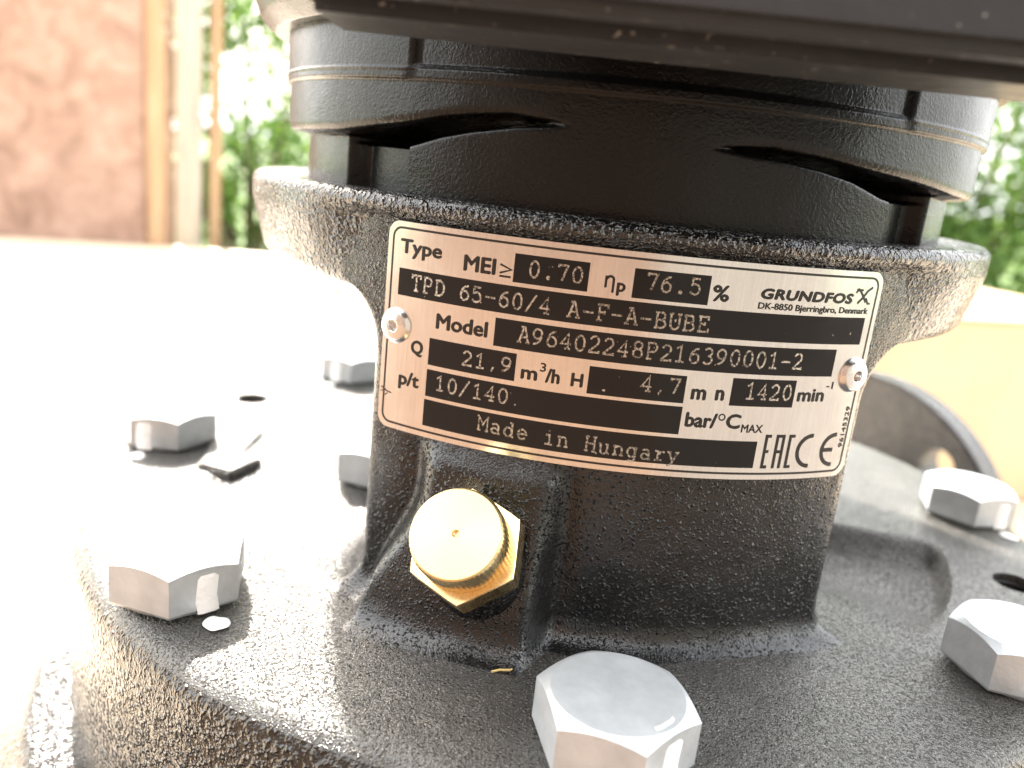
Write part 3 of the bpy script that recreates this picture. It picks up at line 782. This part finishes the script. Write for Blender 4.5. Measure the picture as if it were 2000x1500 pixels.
def printed(txt, u0, u1, base, cap, bold=.02, shear=0.0, space=1.0, rot=False, name='printed_text'):
    """bold: stroke growth as a share of the type size"""
    v, f = glyphs(txt, 0, shear, space)
    a, b = min(x for x, _ in v), max(x for x, _ in v); y0, y1 = capheight()
    g = bold * cap / (y1 - y0); out, F = [], []
    for c, (dx, dy) in enumerate(((-1, 0), (1, 0), (0, .8), (0, -.8), (.7, .5), (-.7, -.5))):
        k = len(out)
        for x, y in v:
            uu = u0 + g + (x - a) / (b - a) * (u1 - u0 - 2 * g) + dx * g; vv = base + (y - y0) / (y1 - y0) * cap + dy * g
            out.append(wrap(base - (vv - base), uu, .045 + c * .006) if rot else wrap(uu, vv, .045 + c * .006))
        F += [tuple(q + k for q in p) for p in f]
    return obj(name, out, F, M_ink, plate, 60)
B = .040
printed('Type', -47.1, -37.6, 15.0 - .1, 2.55, B); printed('MEI', -32.95, -26.5, 13.5, 2.75, B)
flat_obj('printed_text', *multi([[(-25.7, 15.55), (-23.5, 14.75), (-25.7, 13.95)], [(-25.7, 13.4), (-23.5, 13.4)]], .38), M_ink, .05)
# eta with subscript p
flat_obj('printed_text', *multi([[(-6.1, 13.8), (-6.1, 15.95)], [(-6.1, 15.3)] + arc(-5.35, 15.25, .62, .65, 150, 0) + [(-4.73, 13.0)]], .46), M_ink, .05)
printed('p', -4.1, -2.45, 13.4, 2.2, B)
printed('%', 13.25, 16.5, 13.5, 2.7, B)
printed('GRUNDFOS', 22.5, 42.9, 14.62, 1.72, .07, .12, 1.06)
flat_obj('logo_mark', *multi([[(47.5, 17.8), (46.4, 17.1), (45.2, 15.6), (44.2, 14.65)], [(43.5, 17.1), (43.9, 17.35), (44.5, 17.0), (45.5, 15.9), (46.3, 14.9)]], .45), M_ink, .05)
flat_obj('logo_mark', *multi([arc(44.6, 16.5, 1.15, .75, 170, 60), [(46.2, 15.7), (46.9, 14.65), (47.5, 14.65)]], .36), M_ink, .058)
printed('DK-8850 Bjerringbro, Denmark', 22.35, 47.4, 12.68, 1.12, .034)
printed('Model', -37.75, -26.9, 1.6, 2.75, B)
printed('Q', -43.0, -40.15, -4.3, 2.5, B)
printed('m', -19.65, -16.45, -5.05, 2.5, B); printed('3', -16.1, -14.95, -3.2, 1.6, .02); printed('/h', -14.95, -12.2, -5.07, 2.5, B)
printed('H', -10.15, -7.85, -5.1, 2.4, B)
printed('m', 12.35, 15.3, -5.15, 2.8, B); printed('n', 17.05, 18.85, -5.02, 2.8, B)
printed('min', 34.3, 40.65, -4.68, 2.5, B); printed('-1', 40.8, 42.45, -2.25, 1.4, .02)
printed('p/t', -45.4, -40.5, -11.1, 2.6, B)
printed('bar/', 12.05, 18.3, -10.5, 2.65, B)
flat_obj('printed_text', *ribbon(arc(19.15, -8.35, .58, .58, 0, 360, 20)[:-1], .26, True), M_ink, .05)
printed('C', 20.1, 23.1, -10.4, 2.65, B); printed('MAX', 23.45, 28.0, -11.15, 1.55, .022)
printed('96145329', -14.6, -5.95, 48.35, 1.05, .016, rot=True)
# EAC mark
w = .62
flat_obj('conformity_mark', *multi([[(30.35, -11.82), (29.30, -11.82), (29.30, -18.12), (30.35, -18.12)], [(29.3, -14.95), (30.2, -14.95)],
    [(31.75, -18.42), (31.75, -11.82), (33.15, -11.82), (33.15, -18.42)], [(31.75, -15.0), (33.15, -15.0)],
    [(35.75, -11.82), (34.65, -11.82), (34.65, -18.12), (35.75, -18.12)]], w), M_ink, .05)
# CE mark
flat_obj('conformity_mark', *multi([arc(40.1, -14.95, 3.2, 3.15, 88, 272, 24), arc(46.15, -14.95, 3.2, 3.15, 88, 272, 24)], .82), M_ink, .05)
flat_obj('conformity_mark', *ribbon([(43.2, -14.95), (45.8, -14.95)], .82), M_ink, .056)
# scuff near the left edge
flat_obj('scuff_mark', *multi([[(-49.6, -12.6), (-48.2, -13.3), (-47.0, -13.5)], [(-49.7, -13.6), (-48.4, -13.0)], [(-48.6, -14.2), (-47.9, -13.7)]], .22), M_ink, .062)

# rivets
for u, v in ((-46.85, .45), (47.05, .5)):
    rv = obj('rivet', *lathe(fillet([(.00355, -.0004), (.00355, .0002), (.0028, .0010), (.0011, .0013), (.00095, .0008), (.0009, -.0004)], [.0002, .001, .0003, .0002]), 48), M_rivet, plate, 50)
    th = u * .001 / RP; placed(rv, Vector(wrap(u, v, .05)), (sin(th), -cos(th), 0))
    st = obj('rivet_core', *lathe([(.00092, -.0004), (.0005, -.0002), (0, -.0002)], 20), M_dark, plate); placed(st, Vector(wrap(u, v, .05)), (sin(th), -cos(th), 0))

# a straw-coloured fibre lying on the head in front of the neck
sf_ = [(-.0025, 0), (-.0008, .0003), (.0012, -.0001), (.0028, .0006)]
fv, ff = [], []
for i, (x, y) in enumerate(sf_):
    for s in range(5): fv.append((x, y + .00022 * cos(s * 1.2566), .00025 + .00022 * sin(s * 1.2566)))
for i in range(3):
    for s in range(5): ff.append((i * 5 + s, i * 5 + (s + 1) % 5, i * 5 + 5 + (s + 1) % 5, i * 5 + 5 + s))
M_straw = mat('straw', (.7, .52, .22), .5); n_ = noise(M_straw, 900); 
fb = obj('straw_fibre', fv, ff, M_straw); fb.location = (-.0165, -.1075, Z0 + .0004); fb.rotation_euler.z = R(20)
tag(fb, 'tiny straw coloured fibre lying on the black head below the brass plug', 'fibre')
